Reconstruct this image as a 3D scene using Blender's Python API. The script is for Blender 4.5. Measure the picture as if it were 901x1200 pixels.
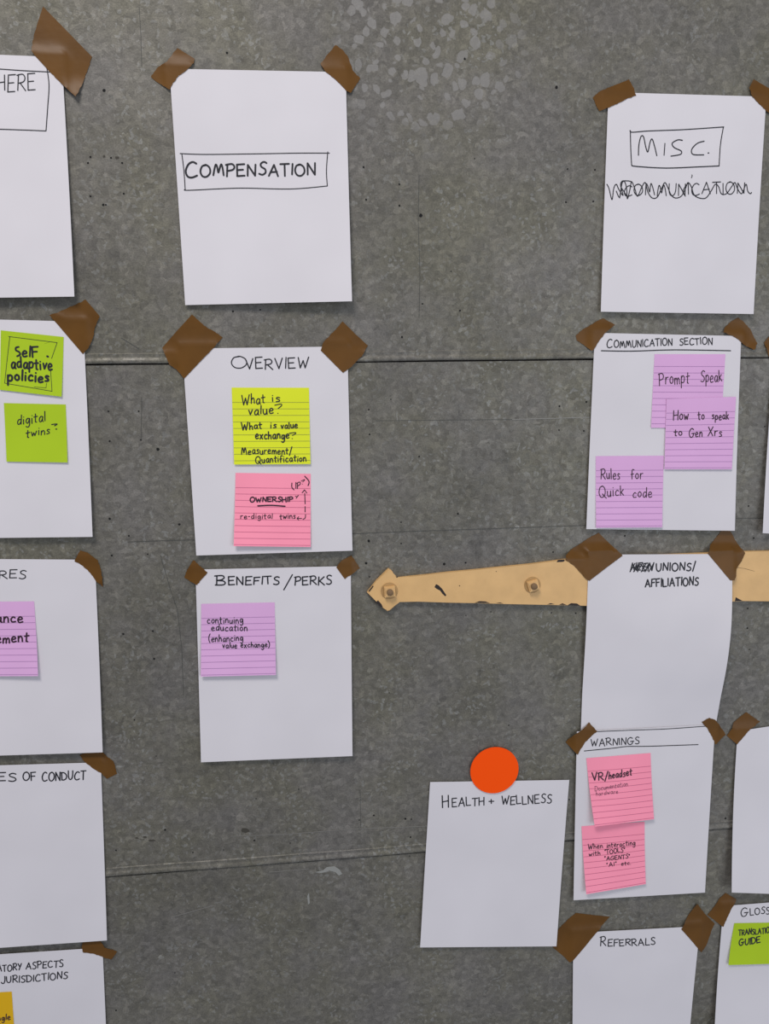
import bpy, bmesh, math, random
from mathutils import Vector, Matrix
from mathutils.geometry import delaunay_2d_cdt
random.seed(7)
S = bpy.context.scene
COL = S.collection
for o in list(bpy.data.objects): bpy.data.objects.remove(o, do_unlink=True)

# ------------------------------------------------------------------ camera, light, exposure
F, D = 920.3, 1.0652
CZ = 1.60                                   # camera height over the floor, metres
YAW, PIT, ROL = math.radians(6.2227), math.radians(-9.5386), math.radians(-0.7421)
fw = Vector((math.sin(YAW)*math.cos(PIT), math.cos(YAW)*math.cos(PIT), math.sin(PIT)))
r0 = Vector((math.cos(YAW), -math.sin(YAW), 0)); u0 = r0.cross(fw)
RT = r0*math.cos(ROL) + u0*math.sin(ROL); UP = -r0*math.sin(ROL) + u0*math.cos(ROL)
cam = bpy.data.cameras.new('camera'); co = bpy.data.objects.new('camera', cam); COL.objects.link(co)
cam.sensor_fit = 'VERTICAL'; cam.sensor_height = 36; cam.lens = F/1200*36
m = Matrix((RT, UP, -fw)).transposed().to_4x4(); m.translation = (0, -D, CZ); co.matrix_world = m
cam.clip_start = .02
S.camera = co

w = bpy.data.worlds.new('world'); S.world = w; w.use_nodes = True
w.node_tree.nodes['Background'].inputs[0].default_value = (.80, .85, 1.0, 1)
w.node_tree.nodes['Background'].inputs[1].default_value = .36

def area(name, loc, target, size, power, col):
    l = bpy.data.lights.new(name, 'AREA'); l.shape = 'RECTANGLE'; l.size, l.size_y = size; l.energy = power; l.color = col
    o = bpy.data.objects.new(name, l); COL.objects.link(o); o.location = loc
    o.rotation_euler = (Vector(target)-Vector(loc)).to_track_quat('-Z', 'Y').to_euler()
    return o
area('hall_ceiling_light', (-.75, -1.9, 4.0), (.15, 0, 1.45), (1.1, .8), 68, (1, .95, .90))
area('cool_fill_light', (1.9, -3.2, 1.3), (.2, 0, 1.0), (2.4, 2.0), 38, (.88, .94, 1))  # unseen cool fill lamp, added to brighten the lower sheets
S.view_settings.view_transform = 'Standard'; S.view_settings.look = 'None'
S.view_settings.exposure = 0; S.view_settings.gamma = 1; S.view_settings.use_curve_mapping = False

# ------------------------------------------------------------------ measuring on the wall
def un(px, py, h=0.0):
    """point of the photograph -> (x, z) on the plane standing h metres off the door"""
    d = RT*((px-450.5)/F) + UP*((600-py)/F) + fw
    t = (D-h)/d.y
    return Vector((d.x*t, CZ + d.z*t))

# ------------------------------------------------------------------ materials
def mat(name, col, rough=.6, spec=.4, metal=0):
    m = bpy.data.materials.new(name); m.use_nodes = True
    b = m.node_tree.nodes['Principled BSDF']
    b.inputs['Base Color'].default_value = (*col, 1); b.inputs['Roughness'].default_value = rough
    b.inputs['Metallic'].default_value = metal; b.inputs['Specular IOR Level'].default_value = spec
    return m
def nd(m, t, **kw):
    n = m.node_tree.nodes.new(t)
    for k, v in kw.items():
        if k in n.bl_rna.properties: setattr(n, k, v)
        else: n.inputs[k].default_value = v
    return n
def lk(m, a, b): m.node_tree.links.new(a, b)
def srgb(r, g, b):
    f = lambda c: ((c/255+.055)/1.055)**2.4 if c > 10 else c/255/12.92
    return (f(r), f(g), f(b))
def mixc(m, fac, a, b, mode='MIX'):
    n = nd(m, 'ShaderNodeMix', data_type='RGBA', blend_type=mode)
    if isinstance(fac, float): n.inputs[0].default_value = fac
    else: lk(m, fac, n.inputs[0])
    for v, i in ((a, 6), (b, 7)):
        if isinstance(v, tuple): n.inputs[i].default_value = (*v, 1)
        else: lk(m, v, n.inputs[i])
    return n.outputs[2]
def ramp(m, src, stops):
    n = nd(m, 'ShaderNodeValToRGB'); e = n.color_ramp.elements
    while len(e) < len(stops): e.new(.5)
    for el, (p, c) in zip(e, stops): el.position = p; el.color = (*c, 1) if isinstance(c, tuple) else (c, c, c, 1)
    lk(m, src, n.inputs[0]); return n.outputs[0]
def noise_bump(m, scale, strength, dist=.001, detail=4, vec=None):
    b = m.node_tree.nodes['Principled BSDF']
    tc = nd(m, 'ShaderNodeTexCoord'); n = nd(m, 'ShaderNodeTexNoise', Scale=scale, Detail=detail)
    lk(m, tc.outputs['Object'], n.inputs['Vector'])
    bp = nd(m, 'ShaderNodeBump', Strength=strength, Distance=dist); lk(m, n.outputs[0], bp.inputs['Height']); lk(m, bp.outputs[0], b.inputs['Normal'])
    return n.outputs[0]

def zinc():
    m = mat('galvanised_sheet', (.15, .15, .13), .5, .45, .12)
    b = m.node_tree.nodes['Principled BSDF']
    tc = nd(m, 'ShaderNodeTexCoord'); ob = tc.outputs['Object']
    wn = nd(m, 'ShaderNodeTexNoise', Scale=55., Detail=3.); lk(m, ob, wn.inputs['Vector'])
    wv = nd(m, 'ShaderNodeVectorMath', operation='MULTIPLY_ADD'); lk(m, wn.outputs['Color'], wv.inputs[0])
    wv.inputs[1].default_value = (.016, .016, .016); lk(m, ob, wv.inputs[2])
    wp = wv.outputs[0]
    big = nd(m, 'ShaderNodeTexNoise', Scale=3.2, Detail=5., Roughness=.6); lk(m, ob, big.inputs['Vector'])
    olive = nd(m, 'ShaderNodeTexNoise', Scale=7., Detail=4., Roughness=.65); lk(m, ob, olive.inputs['Vector'])
    base = mixc(m, ramp(m, olive.outputs[0], [(.38, 0.), (.62, 1.)]), (.146, .136, .122), (.134, .125, .095))
    base = mixc(m, 1., base, ramp(m, big.outputs[0], [(.3, .80), (.7, 1.16)]), 'MULTIPLY')
    # crystal flakes of the zinc
    v1 = nd(m, 'ShaderNodeTexVoronoi', Scale=150.); lk(m, wp, v1.inputs['Vector'])
    sep = nd(m, 'ShaderNodeSeparateColor'); lk(m, v1.outputs['Color'], sep.inputs[0])
    base = mixc(m, 1., base, ramp(m, sep.outputs[0], [(0., .83), (.55, 1.0), (.85, 1.08), (1., 1.28)]), 'MULTIPLY')
    v2 = nd(m, 'ShaderNodeTexVoronoi', Scale=260.); lk(m, wp, v2.inputs['Vector'])
    s2 = nd(m, 'ShaderNodeSeparateColor'); lk(m, v2.outputs['Color'], s2.inputs[0])
    dens = nd(m, 'ShaderNodeTexNoise', Scale=14., Detail=3.); lk(m, ob, dens.inputs['Vector'])
    mul = nd(m, 'ShaderNodeMath', operation='MULTIPLY'); lk(m, ramp(m, s2.outputs[1], [(.86, 0.), (.91, 1.)]), mul.inputs[0])
    lk(m, ramp(m, dens.outputs[0], [(.42, .06), (.62, .42)]), mul.inputs[1])
    base = mixc(m, mul.outputs[0], base, (.27, .27, .26))
    fine = nd(m, 'ShaderNodeTexNoise', Scale=520., Detail=3.); lk(m, ob, fine.inputs['Vector'])
    base = mixc(m, 1., base, ramp(m, fine.outputs[0], [(.3, .80), (.7, 1.20)]), 'MULTIPLY')
    mg = nd(m, 'ShaderNodeMapping'); mg.inputs['Scale'].default_value = (90, 90, 150); lk(m, wp, mg.inputs[0])
    gr = nd(m, 'ShaderNodeTexNoise', Scale=1., Detail=5., Roughness=.7); lk(m, mg.outputs[0], gr.inputs['Vector'])
    base = mixc(m, 1., base, ramp(m, gr.outputs[0], [(.3, .78), (.5, 1.), (.68, 1.20)]), 'MULTIPLY')
    # dark smudges
    sm = nd(m, 'ShaderNodeTexNoise', Scale=26., Detail=6., Roughness=.7); lk(m, ob, sm.inputs['Vector'])
    base = mixc(m, 1., base, ramp(m, sm.outputs[0], [(.30, .70), (.42, 1.)]), 'MULTIPLY')
    # large pale water spots in one patch high on the door
    c = un(505, 48)
    vs = nd(m, 'ShaderNodeTexVoronoi', Scale=62., Randomness=1.); lk(m, wp, vs.inputs['Vector'])
    vr = nd(m, 'ShaderNodeSeparateColor'); lk(m, vs.outputs['Color'], vr.inputs[0])
    vm = nd(m, 'ShaderNodeMath', operation='MULTIPLY_ADD'); lk(m, vr.outputs[0], vm.inputs[0]); vm.inputs[1].default_value = .30; lk(m, vs.outputs['Distance'], vm.inputs[2])
    spots = ramp(m, vm.outputs[0], [(.50, 1.), (.55, 0.)])
    dd = nd(m, 'ShaderNodeVectorMath', operation='DISTANCE'); lk(m, ob, dd.inputs[0]); dd.inputs[1].default_value = (c.x, 0, c.y)
    add = nd(m, 'ShaderNodeMath', operation='MULTIPLY_ADD'); lk(m, dens.outputs[0], add.inputs[0]); add.inputs[1].default_value = .12; lk(m, dd.outputs['Value'], add.inputs[2])
    msk = ramp(m, add.outputs[0], [(.15, .62), (.20, 0.)])
    mm = nd(m, 'ShaderNodeMath', operation='MULTIPLY'); lk(m, spots, mm.inputs[0]); lk(m, msk, mm.inputs[1])
    base = mixc(m, mm.outputs[0], base, (.25, .24, .23))
    lk(m, base, b.inputs['Base Color'])
    rg = ramp(m, sep.outputs[2], [(0., .42), (1., .66)]); lk(m, rg, b.inputs['Roughness'])
    bp = nd(m, 'ShaderNodeBump', Strength=.35, Distance=.0006); lk(m, fine.outputs[0], bp.inputs['Height'])
    bl = nd(m, 'ShaderNodeTexNoise', Scale=6., Detail=2.); lk(m, ob, bl.inputs['Vector'])
    bp2 = nd(m, 'ShaderNodeBump', Strength=.5, Distance=.006); lk(m, bl.outputs[0], bp2.inputs['Height']); lk(m, bp.outputs[0], bp2.inputs['Normal'])
    lk(m, bp2.outputs[0], b.inputs['Normal'])
    return m
M = {}
M['zinc'] = zinc()
M['hole'] = mat('nail_hole_dark', (.006, .006, .006), .9)
M['smudge'] = mat('grimy_smear', (.05, .045, .035), .8)
def paper(name, col, sc=8.):
    m = mat(name, col, .85, .2)
    n = noise_bump(m, sc, .35, .004, 2)
    b = m.node_tree.nodes['Principled BSDF']
    lk(m, mixc(m, 1., col, ramp(m, n, [(.3, .965), (.7, 1.03)]), 'MULTIPLY'), b.inputs['Base Color'])
    return m
M['paper'] = paper('white_printer_paper', (.68, .65, .675))
M['green'] = paper('lime_note_paper', (.40, .56, .02), 12.)
M['lime2'] = M['green']
M['yellow'] = paper('yellow_note_paper', (.72, .78, .03), 12.)
M['pink'] = paper('pink_note_paper', (1.0, .32, .44), 12.)
M['lilac'] = paper('lilac_note_paper', (.71, .41, .68), 12.)
M['amber'] = paper('amber_note_paper', (.72, .42, .01), 12.)
M['orange'] = mat('orange_vinyl', (1.0, .085, .001), .6, .12)
noise_bump(M['orange'], 30, .1)
M['ink'] = mat('black_marker_ink', (.012, .012, .018), .6)
M['faint_ink'] = mat('faded_pen_ink', (.16, .05, .09), .7)
M['plum_ink'] = mat('dark_ink_on_colour', (.03, .008, .02), .6)
M['ruled_pink'] = mat('ruled_line_pink', (.58, .14, .24), .8)
M['ruled_lilac'] = mat('ruled_line_lilac', (.42, .22, .44), .8)
M['ruled_yellow'] = mat('ruled_line_yellow', (.33, .36, .04), .8)
def tape_mat():
    m = mat('brown_packing_tape', (.120, .052, .009), .42, .2)
    b = m.node_tree.nodes['Principled BSDF']
    tc = nd(m, 'ShaderNodeTexCoord')
    n = nd(m, 'ShaderNodeTexNoise', Scale=16., Detail=3.); lk(m, tc.outputs['Object'], n.inputs['Vector'])
    lk(m, mixc(m, 1., (.120, .052, .009), ramp(m, n.outputs[0], [(.3, .82), (.7, 1.2)]), 'MULTIPLY'), b.inputs['Base Color'])
    mp = nd(m, 'ShaderNodeMapping'); mp.inputs['Scale'].default_value = (25, 25, 90); lk(m, tc.outputs['Object'], mp.inputs[0])
    n2 = nd(m, 'ShaderNodeTexNoise', Scale=1., Detail=3.); lk(m, mp.outputs[0], n2.inputs['Vector'])
    bp = nd(m, 'ShaderNodeBump', Strength=.15, Distance=.001); lk(m, n2.outputs[0], bp.inputs['Height']); lk(m, bp.outputs[0], b.inputs['Normal'])
    return m
M['tape'] = tape_mat()
def cream():
    m = mat('cream_enamel_paint', (.60, .40, .18), .42, .4)
    b = m.node_tree.nodes['Principled BSDF']
    n = noise_bump(m, 45, .25, .001)
    lk(m, mixc(m, 1., (.69, .425, .175), ramp(m, n, [(.3, .93), (.7, 1.05)]), 'MULTIPLY'), b.inputs['Base Color'])
    return m
M['cream'] = cream()
M['grimy'] = mat('dulled_cream_paint', (.44, .27, .11), .6)
M['iron'] = mat('bare_dark_iron', (.02, .012, .01), .6)
M['rust'] = mat('grimy_rusty_paint', (.20, .12, .06), .7)

# ------------------------------------------------------------------ object helpers
def link(name, bm, m, parent=None, loc=(0, 0, 0), smooth=False):
    """verts come in world space; origin goes to loc (a child shares its parent's origin)"""
    me = bpy.data.meshes.new(name)
    L = Vector(loc)
    bmesh.ops.translate(bm, verts=bm.verts, vec=-L)
    bmesh.ops.recalc_face_normals(bm, faces=bm.faces) if len(bm.faces) and name not in ('handwriting', 'ruled_lines') else None
    bm.to_mesh(me); bm.free(); me.materials.append(m)
    if smooth:
        for p in me.polygons: p.use_smooth = True
        me.set_sharp_from_angle(angle=math.radians(40))
    o = bpy.data.objects.new(name, me); COL.objects.link(o)
    if parent: o.parent = parent
    else: o.location = L
    return o
def tag(o, label=None, cat=None, group=None, kind=None):
    for k, v in (('label', label), ('category', cat), ('group', group), ('kind', kind)):
        if v: o[k] = v
    return o
def add_box(bm, x0, x1, y0, y1, z0, z1, bev=0):
    r = bmesh.ops.create_cube(bm, size=1)
    for v in r['verts']:
        v.co = Vector((x0+(v.co.x+.5)*(x1-x0), y0+(v.co.y+.5)*(y1-y0), z0+(v.co.z+.5)*(z1-z0)))
    if bev:
        bmesh.ops.bevel(bm, geom=list({e for v in r['verts'] for e in v.link_edges}), offset=bev, segments=2, affect='EDGES')
def add_prism(bm, pts, y_back, y_front, bev=0):
    """polygon (x, z) standing from y_back to y_front"""
    a = [bm.verts.new((p[0], y_front, p[1])) for p in pts]; b = [bm.verts.new((p[0], y_back, p[1])) for p in pts]
    f = bm.faces.new(a); bm.faces.new(b[::-1]); n = len(pts)
    for i in range(n): bm.faces.new((a[i], b[i], b[(i+1) % n], a[(i+1) % n]))
    if bev: bmesh.ops.bevel(bm, geom=list(f.edges), offset=bev, segments=2, affect='EDGES')

# ------------------------------------------------------------------ the door: zinc sheets, folded seams, nail holes
door = bpy.data.objects.new('door_1', None); COL.objects.link(door); tag(door, 'grey galvanised sheet metal clad door with folded seams', None, None, 'structure')
door.location = (0.3, 0, 0)
def door_part(name, bm, m, smooth=False):
    o = link(name, bm, m, None, (0, 0, 0), smooth); o.parent = door; o.location = (-0.3, 0, 0); return o
ZS = [CZ+.0255+.7235, CZ+.0255, CZ-.698]; XS = -.3947
rows = [(ZS[0], 2.85), (ZS[1], ZS[0]), (ZS[2], ZS[1]), (.12, ZS[2])]
for i, (z0, z1) in enumerate(rows):
    for (x0, x1) in ((-1.25, XS), (XS, 1.75)) if i != 1 else ((-1.25, -.78), (-.78, 1.75)):
        bm = bmesh.new(); add_box(bm, x0+.0004, x1-.0004, 0, .012, z0+.0004, z1-.0022)
        door_part('metal_sheet', bm, M['zinc'])
bm = bmesh.new(); add_box(bm, -1.25, 1.75, .0125, .06, .12, 2.85); door_part('door_core', bm, M['iron'])
def seam(bm, length, prof):
    """folded lock seam: profile (out, across) swept along with slight waviness"""
    n = 60; rings = []
    for i in range(n+1):
        t = i/n*length; wob = .0004*math.sin(t*9)+.0003*math.sin(t*31+1)
        rings.append([bm.verts.new((t, -max(o_, 0) if o_ > .0001 else -.00002, a+wob)) for o_, a in prof])
    for i in range(n):
        for k in range(len(prof)-1):
            bm.faces.new((rings[i][k], rings[i+1][k], rings[i+1][k+1], rings[i][k+1]))
PROF = [(0, .0128), (.0010, .0116), (.0007, .0095), (.0006, .0070), (.0011, .0058), (.0022, .0044), (.0025, .0024), (.0023, .0006), (.0014, -.0004), (0, -.0005)]
for z in ZS:
    bm = bmesh.new(); seam(bm, 3.0, PROF); bmesh.ops.translate(bm, verts=bm.verts, vec=(-1.25, 0, z)); door_part('folded_seam', bm, M['zinc'], True)
for z0, z1, x in ((ZS[2]+.001, ZS[1]-.0002, XS), (.12, ZS[2]-.0002, XS), (ZS[1]+.014, ZS[0]-.0002, -.78)):
    bm = bmesh.new(); seam(bm, z1-z0, PROF)
    for v in bm.verts: v.co = Vector((x+v.co.z, v.co.y, z0+v.co.x))
    door_part('folded_seam', bm, M['zinc'], True)
def ridge(pts, wd, ht, mm, name):
    bm = bmesh.new(); P = [un(*p) for p in pts]
    for a, b in zip(P, P[1:]):
        d = (b-a).normalized(); n = Vector((-d.y, d.x))*wd/2
        add_prism(bm, [a-n, b-n, b+n, a+n], .0001, -ht)
    return door_part(name, bm, mm)
M['scratch'] = mat('scratched_zinc', (.21, .20, .18), .5, .5, .2)
M['crease'] = mat('creased_zinc', (.07, .07, .062), .6)
ridge([(410, 625.5), (470, 623), (560, 620), (690, 615.5)], .0008, .0004, M['crease'], 'sheet_crease')
ridge([(862, 607.5), (895, 607)], .0008, .0004, M['crease'], 'sheet_crease')
ridge([(150, 635), (190, 633.5), (228, 632.5)], .0007, .0004, M['crease'], 'sheet_crease')
ridge([(600, 491.5), (640, 490.5), (692, 489)], .0011, .0004, M['scratch'], 'scratch')
ridge([(440, 493), (540, 492), (600, 491.5)], .0006, .0003, M['crease'], 'scratch')
ridge([(491, 205), (490, 260), (492, 320), (491, 372)], .0006, .0003, M['crease'], 'sheet_crease')
ridge([(163, 8), (165, 40), (166, 78)], .0006, .0003, M['crease'], 'sheet_crease')
ridge([(166, 465), (165.5, 515)], .0006, .0003, M['crease'], 'sheet_crease')
ridge([(188, 651), (200, 692), (208, 715), (213, 760), (215, 815)], .0007, .0003, M['crease'], 'sheet_crease')
ridge([(142, 396), (152, 402), (163, 409)], .0010, .0003, M['crease'], 'scratch')
ridge([(270, 980), (340, 977), (420, 971), (500, 968)], .0009, .0005, M['scratch'], 'scratch')
ridge([(422, 925), (422.5, 970)], .0006, .0003, M['crease'], 'sheet_crease')
ridge([(200, 1075), (225, 1068), (250, 1061)], .0010, .0003, M['scratch'], 'scratch')
ridge([(836, 942), (858, 943)], .0010, .0005, M['scratch'], 'scratch')
ridge([(315, 1022), (345, 1019.5), (362, 1018)], .0009, .0003, M['scratch'], 'scratch')
# pale chipped mark beneath the lower seam
bm = bmesh.new()
add_prism(bm, [un(*p) for p in ((369, 1022), (378, 1020), (383, 1016), (392, 1015), (398, 1019), (401, 1024), (397, 1026), (393, 1022), (386, 1020), (381, 1022), (376, 1023))], .0001, -.0003)
add_prism(bm, [un(*p) for p in ((360, 1050), (362, 1046), (363, 1058), (361, 1060))], .0001, -.0003)
door_part('pale_chip', bm, mat('bright_chipped_zinc', (.27, .27, .25), .5))
# dark stains round the holes
bm = bmesh.new()
for cx, cy, rx, ry in ((137, 185, 3.5, 2.2), (287, 973, 6, 4), (178, 985, 5, 1.3), (170, 981, 3, 1.2), (160, 982, 3, 1), (122, 183, 1.5, 2)):
    P = [un(cx+rx*math.cos(a)*random.uniform(.6, 1.1), cy+ry*math.sin(a)*random.uniform(.6, 1.1)) for a in [i/9*2*math.pi for i in range(9)]]
    add_prism(bm, P, .0001, -.00015)
door_part('stain', bm, M['smudge'])
holes = '''122,106,2 106,184,1.6 103,191,1.4 130,185,1.3 143,191,1.4 106,230,1.3 145,227,1.3 121,240,1.6 124,240,1.2 266,62,1.5 426,196,1.4
429,234,1.4 273,365,1.4 305,363,1.2 544.5,69,1.6 652,102.5,2.2 468,216,1.4 468,241,1.5 493,252.5,2.6 556,186,1 665,198,1.3 663,237,1.3 697,199,1.4
695,236,1.4 528.5,318,1 495,356,1.2 539,364,1.4 471,395,1.6 432,480,1.4 458,468,1 433,509,1.3 491,535,1.4 687,471,1.5 655.5,476,1.4 655,504,1.2
684,505,1.4 536.5,602,1.5 470,612,1.1 432,634,2.1 470,637,1.2 648,647,1.2 429,660,2 520.5,661,2.2 545.5,659.5,1.4 433,676,1.2 127,482,1.3 162.5,482,1.2
128.5,517,1.4 165,515.5,1.4 185,526.5,2.3 128.5,608,1.7 151,628,1.4 210,614.5,1.7 131,651,1.5 173,649.5,1.2 144.5,743,1.6 179,739.5,1.4 180.5,772,1.6
157.5,843.5,1.2 896,500,1.2 877,593,1.4 883,630.5,1.5 732,628,1.4 646,718,1.2 674.5,718.5,1.3 546,721,1 876,713,1.4 875.6,736,1.5 878,761,1.1
482,960,1.3 481,981,1.5 136,996.5,1.3 193.5,972.5,1.7 226,999,1.2 298,985,1.6 421,961,1.1 438,955.5,1.5 475,959.5,1.7 136,1184,1.4 850,959,1.8
183,886,1 667,937,1.2 480,1003,1 205,1140,1 575,717,1 340,988,1 262,996,1 596,850,1.1 456,812,1 300,936,1 350,925,1'''
bm = bmesh.new()
for t in holes.split():
    x, y, r = map(float, t.split(',')); c = un(x, y); rr = r*.00100
    P = [(c.x+rr*math.cos(a)*random.uniform(.8, 1.1), c.y+rr*math.sin(a)*random.uniform(.8, 1.1)) for a in [i/8*2*math.pi for i in range(8)]]
    add_prism(bm, P, .0001, -.00012)
hl = door_part('nail_holes', bm, M['hole']); hl['kind'] = 'stuff'

# ------------------------------------------------------------------ strap hinge
HT = .0075
hp = [(430.3, 694.6), (441, 681), (455.5, 666.6), (459, 669), (461, 672), (464, 676.5), (467, 677.5), (480, 676), (500, 674), (525, 671), (560, 667.8), (590, 664.6), (620, 661.6), (645, 658.4),
      (662, 656), (720, 653.2), (790, 650), (872, 646.6), (901, 646), (1010, 643), (1010, 706.5), (901, 704.6), (870, 704.3), (858, 705), (790, 707.5), (720, 709.6), (688, 710), (672, 709.4), (640, 708.8), (590, 707.8),
      (562, 706.8), (525, 706.2), (490, 705), (468, 704.5), (463, 709.5), (457, 715.5), (454, 716.4), (448, 712), (440, 704), (435, 699)]
hinge_poly = [un(x, y, HT) for x, y in hp]
hinge = bpy.data.objects.new('strap_hinge', None); COL.objects.link(hinge)
hinge.location = (hinge_poly[9].x, 0, hinge_poly[9].y-.015)
tag(hinge, 'long cream painted iron strap hinge with arrow-shaped tip bolted to the metal door', 'hinge')
def hpart(name, bm, m, parent=None, smooth=False):
    o = link(name, bm, m, None, hinge.location, smooth); o.location = (0, 0, 0); o.parent = parent or hinge; return o
bm = bmesh.new(); add_prism(bm, hinge_poly, -.0004, -HT, .0012); hpart('strap_plate', bm, M['cream'])
for poly in ([(509, 688), (511, 684.5), (514, 686), (518, 690), (520, 693), (523, 697.5), (521.5, 698.8), (518.5, 696), (515.5, 692), (511.5, 690)],
             [(652, 658.8), (654, 656.2), (661, 655.8), (662, 656.8), (660, 658.4)],
             [(556, 706.4), (562, 704.4), (569, 704.8), (574, 706.7)], [(641, 708.4), (645, 706.8), (650, 708)], [(655, 708.7), (659, 706.9), (664, 709)],
             [(665, 709.2), (669, 706.8), (676, 707.2), (680, 709.8)], [(861, 704.6), (862, 699.8), (866, 702), (870, 704)], [(581, 706.6), (586, 706), (590, 707.4)],
             [(537.6, 686.3), (538.6, 685.8), (539.2, 686.6), (538.4, 687.2)], [(465, 677.2), (463.4, 675.4), (466.5, 676)], [(580.5, 669.5), (582, 669.2), (581.8, 670.3)],
             [(440, 706), (443, 703.4), (447, 708), (449, 712.4)], [(432, 692.6), (437, 686.4), (437.8, 687.2), (433, 693.6)]):
    bm = bmesh.new(); add_prism(bm, [un(x, y, HT) for x, y in poly], -HT+.0008, -HT-.00015)
    hpart('paint_chip', bm, M['iron'])['label'] = 'dark bare iron where paint flaked'
bm = bmesh.new()
for a, b in (((863, 665.2), (872, 666.4)), ((872, 666.4), (884, 669.6))):
    A, B = un(*a, HT), un(*b, HT); add_prism(bm, [A, B, B+Vector((0, .0005)), A+Vector((0, .0007))], -HT+.0005, -HT-.0001)
hpart('hairline_crack', bm, M['rust'])
for (cx, cy, rot) in ((456.5, 693, .06), (624.5, 686, .28)):
    c = un(cx, cy, HT+.003)
    bm = bmesh.new()
    add_prism(bm, [(c.x+.0120*math.cos(a), c.y+.0120*math.sin(a)) for a in [i/20*2*math.pi for i in range(20)]], -HT+.0003, -HT-.0011, .0004)
    # grime gathered at the nut's foot
    wsh = hpart('washer', bm, M['grimy'])
    bm = bmesh.new()
    q = [(c.x+.0107*math.cos(rot+math.pi/4+k*math.pi/2), c.y+.0107*math.sin(rot+math.pi/4+k*math.pi/2)) for k in range(4)]
    add_prism(bm, q, -HT-.0010, -HT-.0075, .0014)
    nut = hpart('square_nut', bm, M['cream'])
    bm = bmesh.new()
    rings = []
    for (rr, yy) in ((.0046, .0070), (.0046, .0084), (.0040, .0088), (.0046, .0092), (.0046, .0098), (.0040, .0102), (.0044, .0107), (.0030, .0118), (.0008, .0120)):
        rings.append([bm.verts.new((c.x+rr*math.cos(i/16*2*math.pi), -HT-yy, c.y+rr*math.sin(i/16*2*math.pi))) for i in range(16)])
    for a, b in zip(rings, rings[1:]):
        for i in range(16): bm.faces.new((a[i], a[(i+1) % 16], b[(i+1) % 16], b[i]))
    bm.faces.new(rings[-1])
    hpart('bolt_end', bm, M['rust'], nut, True)['label'] = 'worn rusty threaded bolt end'

# ------------------------------------------------------------------ sheets: paper and sticky notes
class Sheet:
    def __init__(s, corners, hfun, base=None):
        """corners TL,TR,BR,BL as pixels of the photograph or ready Vectors (x,z); hfun(u,v) = lift; base = sheet beneath"""
        s.hf, s.base = hfun, base
        s.c = []
        for p, (u, v) in zip(corners, ((0, 0), (1, 0), (1, 1), (0, 1))):
            if isinstance(p, Vector): s.c.append(p); continue
            h = .002
            for _ in range(6):
                P = un(p[0], p[1], h); h = hfun(u, v) + (base.h(P) if base else 0)
            s.c.append(P)
    def pos(s, u, v):
        a, b, c, d = s.c; return (a*(1-u)+b*u)*(1-v) + (d*(1-u)+c*u)*v
    def uv(s, P):
        u = v = .5
        a, b, c, d = s.c
        for _ in range(8):
            e = s.pos(u, v)-P
            du = (b-a)*(1-v)+(c-d)*v; dv = (d-a)*(1-u)+(c-b)*u
            det = du.x*dv.y-du.y*dv.x
            u -= (e.x*dv.y-e.y*dv.x)/det; v -= (du.x*e.y-du.y*e.x)/det
        return u, v
    def h_uv(s, u, v):
        u_, v_ = min(1, max(0, u)), min(1, max(0, v))
        return s.hf(u_, v_) + (s.base.h(s.pos(u, v)) if s.base else 0)
    def h(s, P): return s.h_uv(*s.uv(P))
    def inside(s, P, e=.0):
        u, v = s.uv(P); return -e <= u <= 1+e and -e <= v <= 1+e
    def pt(s, px, py):
        h = .002
        for _ in range(5):
            P = un(px, py, h); h = s.h(P)
        return P
    def center(s):
        p = s.pos(.5, .5); return (p.x, -s.h_uv(.5, .5), p.y)
    def mesh(s, nu=20, nv=26, th=.00022):
        bm = bmesh.new(); fr, bk = [], []
        for j in range(nv+1):
            R1, R2 = [], []
            for i in range(nu+1):
                u, v = i/nu, j/nv; p = s.pos(u, v); h = s.h_uv(u, v)
                R1.append(bm.verts.new((p.x, -h, p.y))); R2.append(bm.verts.new((p.x, -h+th, p.y)))
            fr.append(R1); bk.append(R2)
        for j in range(nv):
            for i in range(nu):
                bm.faces.new((fr[j][i], fr[j+1][i], fr[j+1][i+1], fr[j][i+1]))
                bm.faces.new((bk[j][i], bk[j][i+1], bk[j+1][i+1], bk[j+1][i]))
        for i in range(nu):
            bm.faces.new((fr[0][i], fr[0][i+1], bk[0][i+1], bk[0][i])); bm.faces.new((fr[nv][i], bk[nv][i], bk[nv][i+1], fr[nv][i+1]))
        for j in range(nv):
            bm.faces.new((fr[j][0], bk[j][0], bk[j+1][0], fr[j+1][0])); bm.faces.new((fr[j][nu], fr[j+1][nu], bk[j+1][nu], bk[j][nu]))
        return bm

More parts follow.
